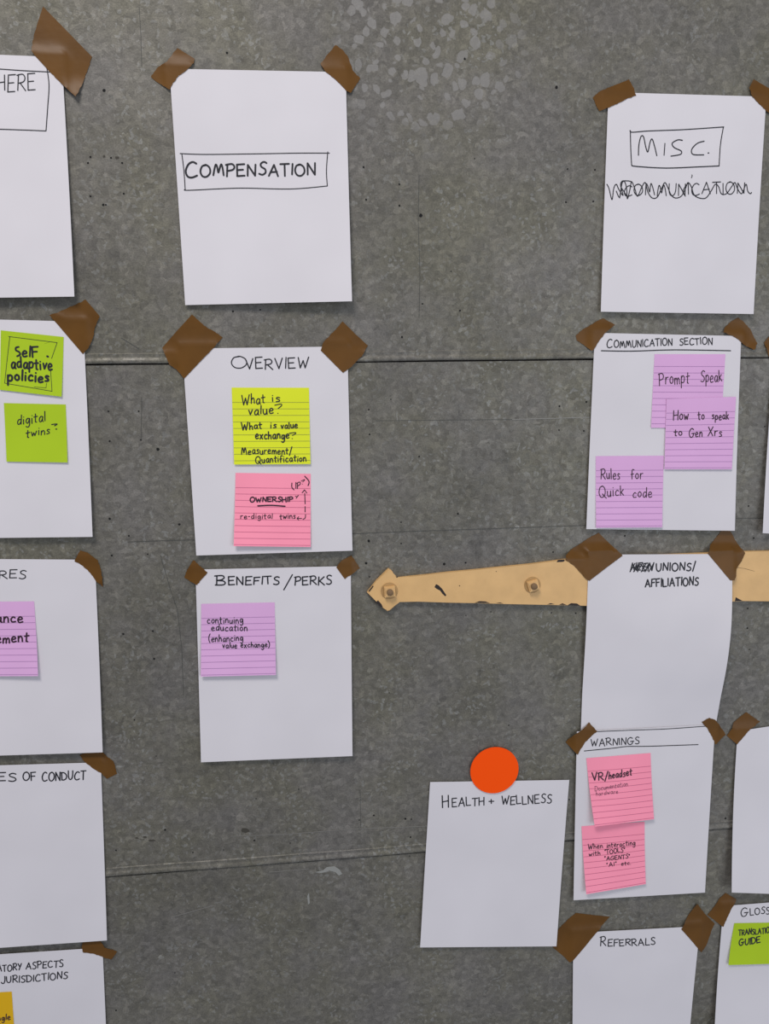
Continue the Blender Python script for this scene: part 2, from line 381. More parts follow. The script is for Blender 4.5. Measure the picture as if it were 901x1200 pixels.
def smoothstroke(pts, k=5):
    if len(pts) < 3: return pts
    P = [pts[0]]+list(pts)+[pts[-1]]; out = []
    for i in range(1, len(P)-2):
        p0, p1, p2, p3 = P[i-1:i+3]
        for j in range(k):
            t = j/k
            out.append(tuple(.5*((2*p1[a])+(-p0[a]+p2[a])*t+(2*p0[a]-5*p1[a]+4*p2[a]-p3[a])*t*t+(-p0[a]+3*p1[a]-3*p2[a]+p3[a])*t**3) for a in (0, 1)))
    out.append(tuple(pts[-1])); return out
INKZ = .00022
def ribbon(bm, sheet, px, wpx):
    """a pen stroke given in pixels laid on the sheet's surface as a flat ribbon with rounded ends"""
    for i in range(1, len(px)-1):           # a sharp turn starts a new ribbon, so that corners keep their width
        a = Vector(px[i])-Vector(px[i-1]); b = Vector(px[i+1])-Vector(px[i])
        if a.length > 1e-4 and b.length > 1e-4 and a.angle(b) > .85:
            ribbon(bm, sheet, px[:i+1], wpx); ribbon(bm, sheet, px[i:], wpx); return
    Q = [px[0]]
    for p in px[1:]:                        # subdivide long runs so that the stroke follows the curl
        a = Q[-1]; n = max(1, int(math.hypot(p[0]-a[0], p[1]-a[1])/5))
        for k in range(1, n+1): Q.append((a[0]+(p[0]-a[0])*k/n, a[1]+(p[1]-a[1])*k/n))
    P = [sheet.pt(*p) for p in Q]
    W = wpx*.00112*1.22/2
    if len(P) == 1 or (P[0]-P[-1]).length < 1e-5 and len(P) < 3:
        P = [P[0]-Vector((W*.4, 0)), P[0]+Vector((W*.4, 0))]
    C = [P[0]]
    for p in P[1:]:
        if (p-C[-1]).length > 1e-5: C.append(p)
    P = C
    if len(P) < 2: return
    d0 = (P[0]-P[1]).normalized(); d1 = (P[-1]-P[-2]).normalized()
    P = [P[0]+d0*W*.8] + P + [P[-1]+d1*W*.8]
    L = []
    for i, p in enumerate(P):
        a, b = P[max(i-1, 0)], P[min(i+1, len(P)-1)]
        d = (b-a).normalized() if (b-a).length > 1e-7 else Vector((1, 0)); n = Vector((-d.y, d.x))
        ww = W*(.45 if i in (0, len(P)-1) else 1.0)
        row = []
        for sg in (1, -1):
            q = p+n*ww*sg; row.append(bm.verts.new((q.x, -sheet.h(q)-INKZ, q.y)))
        L.append(row)
    for a, b in zip(L, L[1:]): bm.faces.new((a[0], b[0], b[1], a[1]))

G = {  # single-stroke hand: width | strokes ; '~' = curved
'A': '.8|0,0 .4,1 .8,-.02;.14,.34 .7,.38', 'B': '.68|.02,0 .05,1;~-.12,.98 .45,1.02 .6,.8 .4,.58 .1,.5 .5,.46 .68,.25 .5,.03 -.08,.02',
'C': '.72|~.72,.88 .48,1 .2,.85 .02,.45 .12,.08 .4,-.02 .75,.1', 'D': '.72|.02,0 .02,1;~-.1,.98 .4,.95 .74,.6 .65,.2 .3,0 -.05,.02',
'E': '.6|0,0 0,1;-.02,1 .62,1.03;0,.52 .5,.55;-.02,0 .62,.03', 'F': '.58|0,0 0,1;-.04,.98 .6,1.03;0,.52 .48,.55',
'G': '.85|~.75,.88 .45,1.02 .12,.8 0,.4 .2,.0 .55,.02 .72,.25 .74,.42;.42,.42 .92,.45', 'H': '.66|0,0 0,1;.65,0 .67,1;0,.48 .66,.54',
'I': '.06|.03,0 .03,1', 'J': '.5|~.45,1 .48,.4 .35,.0 .1,-.04 -.05,.15', 'K': '.65|0,0 0,1;.6,1 .02,.42;.12,.5 .68,0', 'L': '.55|0,1 0,0 .58,.03',
'M': '.85|~0,0 .06,.6 .14,.98 .26,.8 .4,.25 .5,.7 .6,1 .74,.6 .86,-.02', 'N': '.66|0,0 .03,1 .62,0 .67,1.02',
'O': '.8|~.45,1 .15,.9 0,.45 .16,.05 .5,-.01 .8,.32 .76,.78 .48,1.02 .3,.97', 'P': '.62|.02,0 .04,1;~-.1,.95 .4,1.02 .62,.8 .5,.55 .02,.45',
'Q': '.85|~.45,1 .15,.9 0,.45 .16,.05 .5,-.01 .8,.32 .76,.78 .48,1.02 .3,.97;~.45,.3 .65,.1 .95,-.12',
'R': '.68|.02,0 .04,1;~-.1,.95 .4,1.02 .62,.8 .5,.55 .06,.45;.2,.48 .72,-.02', 'S': '.58|~.6,.92 .35,1.02 .1,.85 .17,.62 .5,.42 .55,.15 .3,-.02 0,.06',
'T': '.66|-.05,1 .72,1.03;.33,1 .33,0', 'U': '.65|~0,1 .02,.3 .2,.0 .45,.03 .62,.35 .66,1', 'V': '.68|0,1 .35,0 .7,1.02', 'W': '.95|0,1 .22,0 .47,.7 .67,0 .97,1.02',
'X': '.65|0,1 .64,0;.62,1 0,0', 'Y': '.65|0,1 .32,.5;.66,1 .2,-.05', 'Z': '.6|0,1 .6,1 0,0 .62,0',
'a': '.46|~.43,.5 .22,.56 .03,.36 .06,.08 .24,.02 .4,.25 .44,.52;~.44,.52 .43,.12 .54,.0', 'b': '.44|0,1 0,.02;~0,.35 .2,.55 .42,.4 .38,.1 .15,0 0,.1',
'c': '.42|~.42,.46 .22,.56 .02,.3 .12,.03 .45,.06', 'd': '.48|~.42,.48 .2,.55 .02,.35 .06,.06 .26,.03 .44,.3;.46,1.02 .46,.0',
'e': '.44|~.03,.27 .38,.33 .38,.5 .18,.56 .0,.3 .12,.0 .46,.07', 'f': '.38|~.42,.95 .22,1.02 .12,.8 .12,0;-.05,.5 .36,.54',
'g': '.46|~.42,.48 .2,.55 .02,.35 .06,.1 .26,.06 .44,.5;~.44,.52 .46,-.15 .28,-.4 .02,-.3', 'h': '.4|0,1 0,0;~0,.3 .2,.55 .36,.42 .4,0',
'i': '.08|.04,.54 .04,0;.05,.8 .07,.8', 'k': '.4|0,1 0,0;.38,.6 .02,.25;.1,.3 .42,0', 'l': '.06|.03,1 .03,0',
'm': '.66|0,.55 0,0;~0,.3 .17,.55 .31,.4 .32,0;~.32,.3 .48,.55 .62,.4 .66,0', 'n': '.42|0,.55 0,0;~0,.3 .2,.56 .38,.4 .42,0',
'o': '.44|~.25,.56 .05,.42 .03,.15 .22,0 .42,.15 .4,.45 .2,.56', 'p': '.44|0,.55 -.02,-.4;~0,.35 .2,.56 .42,.42 .38,.1 .18,.0 0,.08',
'q': '.46|~.42,.48 .2,.55 .02,.35 .06,.06 .26,.03 .44,.4;.45,.55 .45,-.4', 'r': '.34|0,.55 0,0;~0,.28 .12,.5 .36,.54', 's': '.34|~.36,.5 .16,.57 .05,.42 .28,.25 .3,.07 .0,.02',
't': '.34|.15,.88 .14,.04 .3,.0;-.06,.56 .4,.6', 'u': '.44|~0,.55 .02,.15 .18,0 .36,.15 .42,.56;.42,.56 .44,0', 'v': '.4|0,.55 .18,0 .42,.57', 'w': '.62|0,.55 .14,0 .3,.4 .44,0 .64,.57',
'x': '.42|0,.55 .42,0;.42,.57 0,0', 'y': '.42|0,.55 .2,.05;.44,.57 .05,-.4', '?': '.3|~-.06,.84 .3,.95 .34,.8 .14,.52;.12,.05 .14,.05', '/': '.4|-.02,-.22 .46,1.12',
'.': '.06|0,.03 .03,.03', '(': '.25|~.3,1.15 .08,.7 .06,.2 .22,-.2', ')': '.25|~-.05,1.15 .2,.7 .2,.2 0,-.2', '"': '.2|0,1.05 .0,.8;.14,1.08 .13,.82', '+': '.5|.25,.75 .25,.2;0,.48 .52,.5',
'-': '.25|0,.4 .25,.42', '7': '.4|~-.05,.95 .2,.9 .42,1.0;.42,1 .2,.62', "'": '.1|.05,1.05 .03,.85'}
def glyphs(text, p0, p1, h, jit=.075, gap=.26, sp=.55, slant=0.):
    """text -> list of pixel strokes between baseline points p0 and p1, cap height h"""
    xs, x = [], 0
    for ch in text:
        if ch == ' ': xs.append(None); x += sp; continue
        xs.append(x); x += float(G[ch].split('|')[0])+gap
    tot = x-gap; L = math.hypot(p1[0]-p0[0], p1[1]-p0[1]); sx = L/tot
    ex = ((p1[0]-p0[0])/L, (p1[1]-p0[1])/L); out = []
    for ch, gx in zip(text, xs):
        if gx is None: continue
        jy, js, jr = random.uniform(-jit, jit)*h, random.uniform(1-jit, 1+jit), random.uniform(-jit, jit)*.9
        for st in G[ch].split('|')[1].split(';'):
            cur = st[0] == '~'; pts = [tuple(map(float, q.split(','))) for q in st.lstrip('~').split()]
            if cur: pts = smoothstroke(pts, 4)
            o = []
            for gx_, gy in pts:
                X = (gx+gx_+gy*jr)*sx + gy*h*slant; Y = gy*h*js+jy
                o.append((p0[0]+ex[0]*X+ex[1]*Y*.0, p0[1]+ex[1]*X-Y))
            out.append(o)
    return out
def write(parent, sheet, items, ink='ink'):
    """one handwriting part from text lines (text,p0,p1,h,width[,slant]) and free strokes ('~'|'-', pts, width)"""
    bm = bmesh.new()
    for it in items:
        if it[0] in ('~', '-') and isinstance(it[1], list):
            ribbon(bm, sheet, smoothstroke(it[1]) if it[0] == '~' else it[1], it[2])
        else:
            for st in glyphs(*it[:4], slant=it[5] if len(it) > 5 else 0): ribbon(bm, sheet, st, it[4])
    o = link('handwriting', bm, M[ink], None, parent.location); o.location = (0, 0, 0); o.parent = parent
    return o

PW, PH, NW = .2159, .2794, .0762
def curl(bl, br, base=2.6, bow=0, side=0):
    """lift in mm: base + more towards the two lower corners, bow across the middle"""
    def f(u, v): return .001*(base + bl*(1-u)*v*v + br*u*v*v + bow*math.sin(math.pi*u)*math.sin(math.pi*v)**2 + side*(u**3)*math.sin(math.pi*min(1, v)))
    return f
def extend(edge_top, edge_bot, far_top, far_bot, width, hf=None):
    """sheet cut by the frame: the seen vertical edge, plus a point on the top and bottom edges -> far corners at real width"""
    a, b = un(*edge_top, .003), un(*edge_bot, .006)
    ta, tb = un(*far_top, .003), un(*far_bot, .006)
    return a, b, a+(ta-a).normalized()*width, b+(tb-b).normalized()*width
SH = {}
def paper_sheet(key, corners, hf, label, base=None):
    s = Sheet(corners, hf, base); SH[key] = s
    o = link('paper_sheet', s.mesh(), M['paper'], None, s.center(), True)
    tag(o, label, 'paper', 'white paper sheets taped to the metal door'); s.o = o
    return s, o
RCOL = {'pink': 'ruled_pink', 'lilac': 'ruled_lilac', 'yellow': 'ruled_yellow'}
def note(key, corners, base, hf, mt, label, ruled=True, first=.20, step=.0865, grp='square sticky notes on the sheets'):
    s = Sheet(corners, hf, base); SH[key] = s
    o = link('sticky_note', s.mesh(12, 14, .0002), M[mt], None, s.center(), True)
    tag(o, label, 'sticky note', grp); s.o = o
    if ruled:
        bm = bmesh.new()
        for k in range(10):
            v = first+k*step
            if v > .985: break
            L = []
            for i in range(13):
                u = .004+.992*i/12; row = []
                for dv in (-.0038, .0038):
                    p = s.pos(u, v+dv); row.append(bm.verts.new((p.x, -s.h_uv(u, v+dv)-.00012, p.y)))
                L.append(row)
            for a, b in zip(L, L[1:]): bm.faces.new((a[0], a[1], b[1], b[0]))
        r = link('ruled_lines', bm, M[RCOL[mt]], None, o.location); r.location = (0, 0, 0); r.parent = o
    return s, o

# ---- left column, running out of the frame
TR, BR, TL, BL = extend((72.2, 67), (88.3, 348), (0, 64), (0, 349.2), PW)
s, o = paper_sheet('here', (TL, TR, BR, BL), curl(7, 8), 'white paper at the top left with HERE in a drawn box')
write(o, s, [('HERE', (-3, 106.5), (41, 106.5), 19, 1.0), ('~', [(-30, 79), (0, 81), (30, 83), (60, 84.5)], .9), ('~', [(55, 80), (57.5, 100), (56, 125), (54, 153)], .9), ('~', [(-30, 151), (0, 151.5), (30, 152.5), (54, 153.5)], .9)])
TR, BR, TL, BL = extend((97.3, 377), (109, 628.7), (0, 374.5), (0, 630), PW)
s, o = paper_sheet('policies', (TL, TR, BR, BL), curl(5, 6), 'white paper at the left holding two lime green sticky notes')
a, b, c, d = extend((74.6, 394.9), (72.1, 464.9), (0, 387), (0, 457), NW)
n, no = note('self', (c, a, b, d), s, curl(1, 2, .5), 'green', 'lime green sticky note reading self adaptive policies in thick black marker', False)
write(no, n, [('~', [(22, 406.5), (18.8, 407.5), (18.8, 410.5), (22.5, 412.5), (23.5, 415.5), (20, 417.5)], 1.7), ('elF', (26.5, 417.5), (45, 418), 12, 1.7), ('adaptive', (13.5, 431), (61, 433), 12.5, 1.7), ('policies', (9.5, 445.5), (57, 447.5), 12, 1.9),
      ('-', [(52, 403), (60, 400)], .1), ('-', [(55.2, 417.5), (56.4, 418)], 1.9),
      ('-', [(10, 394.3), (67, 401.5), (60.5, 420)], .5), ('-', [(11.5, 395), (8, 425), (5.5, 449)], .5), ('-', [(5.5, 449), (61, 458.5), (59, 430)], .5), ('-', [(40, 453.5), (54, 454.5), (54.5, 449)], .4)])
n, no = note('twins', [(4.5, 472.3), (77, 474), (79, 542), (7.7, 541)], s, curl(1, 2, .5), 'green', 'plain lime green sticky note reading digital twins, under the self adaptive note', False)
write(no, n, [('digital', (20.5, 498), (53, 493.5), 11, 1.0), ('twins', (31, 512.5), (58, 508), 9, 1.0), ('~', [(60.5, 497.5), (64, 497), (67, 497), (64, 499)], 1.0), ('-', [(65.5, 502.8), (66.5, 502.8)], 1.2)])
TR, BR, TL, BL = extend((111, 656), (121, 880.3), (0, 655.3), (0, 884.5), PW)
s, o = paper_sheet('measures', (TL, TR, BR, BL), curl(5, 7), 'white paper at the left with heading ending URES and one lilac note')
write(o, s, [('URES', (-12.5, 677), (30, 677.5), 9, 1.1)])
a, b, c, d = extend((40, 704.6), (46, 790.6), (0, 705), (0, 791.5), NW)
n, no = note('gov', (c, a, b, d), s, curl(3, 6, .6), 'lilac', 'lilac ruled sticky note at the left edge ending in ance and gement')
write(no, n, [('ance', (-4, 730), (26.5, 729.5), 11, 1.6), ('gement', (-12, 754), (33, 752), 11, 1.6)], 'plum_ink')
TR, BR, TL, BL = extend((118, 893.6), (125.6, 1101.2), (0, 897), (0, 1108.3), PW)
s, o = paper_sheet('conduct', (TL, TR, BR, BL), curl(9, 5, bow=2), 'white paper at the left headed with words OF CONDUCT')
write(o, s, [('ES', (-3, 915), (19, 915), 9.5, 1.3), ('OF', (27, 914.5), (42, 914.5), 9.5, 1.3), ('CONDUCT', (49.5, 914.5), (100, 913.5), 9.5, 1.3)])
TR, BR, TL, BL = extend((120, 1110.8), (128.5, 1308), (0, 1118.5), (0, 1315), PW)
s, o = paper_sheet('jurisdictions', (TL, TR, BR, BL), curl(3, 4), 'white paper at the bottom left with words ASPECTS and JURISDICTIONS')
write(o, s, [('ATORY', (-3, 1138.5), (25, 1136.5), 7.6, 1.2), ('ASPECTS', (30.5, 1135.5), (74, 1133), 7.6, 1.2), ('JURISDICTIONS', (2, 1152.5), (79, 1146.5), 7.6, 1.2), ('&', (0, 0), (0, 0), 0, 0)][:3])
a, b, c, d = extend((13.8, 1162), (18, 1234), (0, 1162.8), (0, 1235), NW)
n, no = note('amber', (c, a, b, d), s, curl(1, 2, .5), 'amber', 'amber yellow sticky note in the bottom left corner of the photo', False)
write(no, n, [('ngle', (-2.5, 1196), (12, 1194.5), 7, 1.1)], 'plum_ink')

# ---- second column
s, o = paper_sheet('compensation', [(198.5, 80.5), (405, 84.5), (412.5, 353), (217, 357.5)], curl(2, 12), 'white paper with COMPENSATION lettered inside a drawn box')
write(o, s, [('C', (217.5, 207.5), (230.5, 207), 17, 1.8), ('OMPEN', (235, 206.5), (299.5, 205.5), 13.5, 1.7), ('SATION', (303.5, 205.5), (369.5, 205.5), 13.5, 1.7),
      ('~', [(211, 180), (240, 181), (300, 180.3), (350, 179.5), (386, 179.5)], .9), ('~', [(213, 180), (215.5, 200), (217, 222)], .9), ('~', [(217, 222), (222, 223), (280, 220.5), (340, 221.5), (383.5, 218)], .9), ('~', [(384, 178), (382.5, 200), (383.5, 218)], .9)])
s, o = paper_sheet('overview', [(213.5, 408.5), (407, 406), (413, 645.3), (230, 651)], curl(4, 6), 'white paper headed OVERVIEW with a yellow and a pink note')
write(o, s, [('O', (271.5, 431), (289, 431), 12.5, 1.1), ('VERVIEW', (288, 432.5), (361, 431.5), 12.5, 1.2)])
n, no = note('value', [(271.4, 454.2), (362, 454.4), (363.8, 543.8), (274.3, 544.4)], s, curl(2, 2.5, .5), 'yellow', 'bright yellow ruled sticky note with questions about value and measurement', first=.19, step=.0845)
write(no, n, [('What', (283.5, 474), (310, 472.5), 11, 1.1), ('is', (319, 471), (328, 470.5), 9, 1.1), ('value', (291.5, 486), (320, 485), 10, 1.2), ('?', (323, 485), (329, 485), 12, 1),
    ('What', (283, 503.5), (306.5, 502.5), 8.5, 1.2), ('is', (317, 502), (323.5, 501.5), 7.5, 1.1), ('value', (329.5, 502.5), (348.5, 501.5), 7.5, 1.2), ('exchange', (299.5, 514.5), (338.5, 514), 9, 1.3), ('?', (340, 514.5), (345.5, 514.5), 8, 1),
    ('Measurement/', (283, 532), (342, 532), 8, 1.1), ('Quantification', (299.5, 542.5), (358.5, 540.5), 8, 1.1)])
n, no = note('owner', [(276, 554.2), (364, 555.3), (364, 641), (273.8, 640)], s, curl(6, 3, .5, bow=1.5), 'pink', 'pink ruled sticky note reading OWNERSHIP, under the yellow note')
write(no, n, [('OWNERSHIP', (293, 588), (343, 588), 5.2, 1.3), ('~', [(346, 581.5), (348, 582), (349.5, 580.5), (347, 584)], .8), ('~', [(302, 592.8), (318, 592.2), (334, 593.3)], 1.4), ('re-digital', (282, 608), (319, 607.5), 6, .8), ('twins', (328, 608), (346, 607.5), 6.5, .9),
    ('~', [(342, 566), (342, 571), (344.5, 574)], 1), ('IP', (346.5, 573), (352, 571), 7, .9), ('?', (353, 568), (356, 567), 5, .7), ('~', [(357, 558), (362, 564), (361, 569)], 1.1),
    ('-', [(357, 578), (357.5, 590.5)], .9), ('-', [(357.5, 593.5), (357.5, 600)], .9), ('~', [(358, 603), (357.5, 607), (355, 608.5)], .9), ('-', [(354, 577.5), (356.8, 574), (359.5, 577.8)], .9), ('-', [(353.5, 607.5), (348, 607.5), (350, 605.5)], .8), ('-', [(348, 607.5), (350, 609.5)], .8)], 'plum_ink')
s, o = paper_sheet('benefits', [(229, 667.5), (411, 663.3), (413, 886), (235.5, 893.3)], curl(3, 7), 'white paper headed BENEFITS /PERKS with one lilac note')
write(o, s, [('B', (253.5, 686.5), (264, 686.5), 11, 1.4), ('ENEFITS', (268, 685.5), (327, 684.5), 8.8, 1.4), ('/', (333, 688), (341, 686), 12, 1.3), ('PERKS', (345.5, 686), (388.5, 684.5), 10, 1.4)])
n, no = note('education', [(235.7, 707.7), (321.8, 706), (323.3, 791), (235.2, 793)], s, curl(5, 6, .5), 'lilac', 'lilac ruled sticky note reading continuing education (enhancing value exchange)')
write(no, n, [('continuing', (243, 730.5), (284.5, 730), 8, 1), ('education', (248, 739), (289.5, 739), 7.5, 1), ('(enhancing', (244.5, 752), (284.5, 751), 8, 1), ('value exchange)', (261, 759.5), (316, 758), 6.5, 1)])

# ---- third column
s, o = paper_sheet('health', [(504, 916.5), (667, 914), (652, 1109), (492.3, 1110.3)], curl(5, 5), 'white paper headed HEALTH + WELLNESS hanging from an orange dot')
write(o, s, [('H', (518.5, 945.5), (525.5, 945), 14.5, 1.4), ('EALTH', (530, 945), (567, 943.8), 9.5, 1.3), ('+', (573, 943.5), (578.5, 943.5), 8.5, 1.3), ('WELLNESS', (588, 943), (646, 940.5), 9.8, 1.3)])
bm = bmesh.new(); N = 48
c = un(579.3, 902.6, .004); rad = .0365
top = [(c.x+rad*math.cos(i/N*2*math.pi), c.y+rad*1.0*math.sin(i/N*2*math.pi)) for i in range(N)]
add_prism(bm, top, -.0034, -.0048, .0004)
dm = link('round_magnet', bm, M['orange'], None, (c.x, -.0042, c.y))
tag(dm, 'bright orange flat round magnet holding the top of the HEALTH + WELLNESS paper', 'magnet')

# ---- fourth column
s, o = paper_sheet('misc', [(713, 108), (898, 113.3), (883, 368), (704, 365.3)], curl(4, 4), 'white paper with MISC. in a drawn box above a scribbled-out word')
sc = [('~', [(738, 153), (741, 155), (760, 153.5), (800, 152), (848, 148.8)], 1.0), ('~', [(738.5, 153), (739, 175), (740, 193.5)], 1.0), ('~', [(740, 193.5), (745, 195), (780, 197), (820, 195.5), (842.5, 194.5)], 1.1), ('~', [(847.5, 148.8), (844, 170), (842.5, 194.5)], 1.0),
    ('~', [(748, 182), (748.5, 170), (751, 160), (754, 160.5), (756.5, 172), (759, 178), (761.5, 167), (764, 163), (767, 172), (769.5, 182.5)], 1.1), ('-', [(779, 168), (778, 182)], 1.0), ('~', [(799.5, 164.5), (794, 164), (787.5, 168), (790, 173), (798, 177), (797, 181), (786, 183)], 1.1), ('~', [(825, 165.5), (817, 168), (810.5, 175), (812, 181), (824.5, 181.5)], 1.1), ('-', [(829.5, 179.3), (830.5, 179.3)], 1.2)]
sc += [('COMMUNICATION', (731, 229.5), (872, 227), 13, 1.0)]
z1 = [(711, 216), (713.5, 221), (717, 234), (719, 221), (722, 216), (725, 222), (730, 229), (727, 216), (731, 212), (734, 220), (735, 233), (738, 222), (740, 213), (744, 222), (747, 230), (752, 219), (756, 214), (759, 225), (764, 232), (770, 231), (775, 221), (779, 214), (783, 221),
      (786, 228), (791, 232), (798, 230), (803, 221), (806, 214), (810, 219), (813, 228), (819, 232), (827, 232), (833, 224), (838, 216), (842, 219), (845, 227), (851, 227), (857, 219), (861, 214), (864, 221), (869, 227), (874, 216), (876, 224), (879, 227), (880.5, 225.5)]
z2 = [(722, 224), (726, 231), (729, 214), (735, 212), (740, 213)]
sc += [('~', z1, 1.0), ('~', z2, 1.0), ('-', [(729, 212), (726, 232)], 1), ('-', [(728, 220), (734, 229)], .9), ('~', [(810, 208.5), (811, 206), (810.5, 205)], .8), ('~', [(803, 230), (800, 224), (806, 214)], .9)]
write(o, s, sc)
s, o = paper_sheet('communication', [(697, 390), (868.5, 393.8), (861, 622), (687, 620)], curl(3, 4), 'white paper headed COMMUNICATION SECTION with three lilac notes')
write(o, s, [('C', (711, 408), (717, 407.5), 10, 1.1), ('OMMUNICATION', (719.5, 407.5), (787.5, 404.5), 7.8, 1.1), ('SECTION', (796.5, 404), (834.5, 403.5), 7.6, 1.1), ('~', [(704.5, 411), (740, 411.5), (790, 410), (856, 411)], 1.1)])
n5, no = note('prompt', [(767, 415), (850, 415), (845, 502), (762.8, 501.3)], s, curl(.8, .3, .4), 'lilac', 'lilac ruled sticky note reading Prompt Speak, partly under its neighbour', first=.165)
write(no, n5, [('Prompt', (772.5, 451.5), (807, 448.5), 14, 1.0), ('Speak', (821, 448), (845.5, 447), 13, 1.0)], 'plum_ink')
n, no = note('genx', [(781, 467.5), (862.5, 465), (857.5, 550), (778.5, 550)], s, curl(.6, .8, 1.9), 'lilac', 'lilac ruled sticky note reading How to speak to Gen Xrs', first=.2)
write(no, n, [('How', (789, 492.5), (806.5, 491.5), 11, 1.1), ('to', (818, 491.5), (825, 491.5), 10, 1.1), ('speak', (834.5, 491.5), (853.5, 491.5), 9, 1.1), ('to', (790, 510.5), (799, 510.5), 8, 1.1), ('Gen', (807.5, 512), (822.5, 511.5), 10, 1.1), ('Xrs', (829.5, 511.5), (845.5, 511), 10, 1.1)], 'plum_ink')
n, no = note('rules', [(698, 534.5), (778, 534), (776, 618), (698.5, 618.5)], s, curl(1.5, 3, .5), 'lilac', 'lilac ruled sticky note reading Rules for Quick code')
write(no, n, [('Rules', (704, 561), (726, 561), 11.5, 1.0), ('for', (739.5, 561.5), (753, 560.5), 11, 1.0), ('Quick', (702, 582), (730.5, 580.5), 12, 1.0), ('code', (741.5, 582.5), (763.5, 582), 10.5, 1.0)], 'plum_ink')

def union_h(u, v):
    top = 8.6 - 5.6*max(0, min(1, (v-.32)/.4))**1.5
    return .001*(top + 17*u**2.6*(math.sin(math.pi*min(1, v/.95))**1.3)*(1-.25*v) + 4.5*math.sin(math.pi*u)*math.sin(math.pi*v)**2 - 2.5*math.exp(-((u-.8)**2+(v-.45)**2)/.03))
s, o = paper_sheet('unions', [(690, 650), (858.3, 649.2), (836.3, 871), (680, 872)], union_h, 'white paper headed UNIONS/ AFFILIATIONS bulging over the cream hinge')
write(o, s, [('NEEN', (738.5, 669), (764, 668), 9, 1.3, .25), ('UNIONS/', (769, 669), (815, 668), 8.5, 1.5), ('AFFILIATIONS', (756, 688), (818, 685), 9, 1.5)] +
      [('-', [(738+i*4.4, 670), (744+i*4.4, 660)], 1.2) for i in range(6)] + [('~', [(741, 661), (746, 668), (750, 661), (756, 668), (760, 661), (764, 667)], 1.2)])
s, o = paper_sheet('warnings', [(676, 857.3), (838, 849), (826, 1046), (672, 1055)], curl(2, 2, 5.2), 'white paper headed WARNINGS with two pink notes')
write(o, s, [('WARNINGS', (692.5, 874.5), (749, 871.5), 8, 1.1), ('~', [(684.5, 880), (700, 878.5), (720, 876.5), (735, 874.7), (760, 874.5), (818, 872.5)], 1.0), ('~', [(700, 857.3), (740, 855.6), (780, 854.2), (826, 851)], .9)])
n, no = note('headset', [(687, 888.6), (762.3, 882.5), (766.4, 960), (696.8, 968.7)], s, curl(11, 6, .6, bow=2), 'pink', 'pink ruled sticky note reading VR/headset, curling off the WARNINGS paper')
write(no, n, [('VR/', (694, 914.5), (712, 913), 8.5, 1.4), ('headset', (713.5, 913), (740, 908.5), 8, 1.3)], 'plum_ink')
write(no, n, [('Documentation', (697, 927), (735.5, 921), 5.5, .55), ('hardware', (698.5, 932.5), (724, 929.5), 5, .5)], 'faint_ink')
n, no = note('interacting', [(681.4, 968.4), (755.3, 963), (756.7, 1036), (687, 1048)], s, curl(8, 5, .6, bow=1), 'pink', 'pink ruled sticky note reading When interacting with TOOLS, AGENTS, AI etc.')
write(no, n, [('When', (689, 995.5), (706, 993.8), 6, .9), ('interacting', (711, 993.5), (744, 990), 6, .9), ('with', (690, 1003.5), (703, 1001.5), 5, .9), ('"TOOLS"', (708.5, 1001), (732, 998), 5, .9), ('"AGENTS"', (708.5, 1008.5), (738, 1005.5), 4.6, .9), ('"AI"', (711, 1016), (722, 1014.5), 4.6, .8), ('etc.', (728, 1014), (739, 1013.2), 4.6, .8)], 'plum_ink')
TLv, TRv = un(672, 1093.6, .003), un(820.5, 1085.6, .003); dn = (un(671, 1200, .004)-un(671.8, 1124, .003)).normalized(); dn2 = (un(811.6, 1200, .004)-un(820.4, 1115, .003)).normalized()
s, o = paper_sheet('referrals', (TLv, TRv, TRv+dn2*PH, TLv+dn*PH), curl(5, 5, bow=2), 'white paper headed REFERRALS at the bottom of the photo')
write(o, s, [('R', (703.5, 1109), (709.5, 1108.5), 11, 1.3), ('EFERRALS', (712.5, 1108.7), (767.5, 1107), 7.5, 1.3)])

# ---- fifth column, cut by the right edge
lo, bo = un(892, 624, .006), None
bl_ = un(892, 624.3, .008); up_ = (un(900.3, 514, .006)-bl_).normalized(); rt_ = (un(901, 624.7, .008)-bl_).normalized()
TLv = bl_+up_*PH
s, o = paper_sheet('right_middle', (TLv, TLv+rt_*PW, bl_+rt_*PW, bl_), curl(9, 4), 'sliver of a white paper at the right edge beside the COMMUNICATION SECTION sheet')
TLv, BLv, TRv, BRv = extend((864.5, 857), (852.3, 1040), (901, 851.5), (901, 1043.5), PW)
s, o = paper_sheet('right_low', (TLv, TRv, BRv, BLv), curl(16, 4), 'blank white paper at the right edge with lower left corner lifting')
a, b = un(848, 1062, .003), un(837.5, 1200, .010)
dv = (b-a).normalized(); du = (un(901, 1056.6, .003)-un(862, 1059.6, .003)).normalized()
s, o = paper_sheet('glossary', (a, a+du*PW, a+du*PW+dv*PH, a+dv*PH), curl(14, 4), 'white paper headed GLOSS at the bottom right with a green note')
write(o, s, [('G', (868, 1073.5), (876, 1073), 9.2, 1.2), ('LOSSA', (879, 1072), (909, 1070), 7.8, 1.2)])
a, b = (860.4, 1082), (853.5, 1131)
n, no = note('guide', [a, (923, 1081), (921, 1129), b], s, curl(4, 3, .6), 'green', 'lime green sticky note reading TRANSLATION GUIDE at the bottom right', False)
write(no, n, [('TRANSLATION', (865.5, 1096), (905, 1093), 6.2, 1.3), ('GUIDE', (866, 1108.5), (890.5, 1104), 7.2, 1.5)])

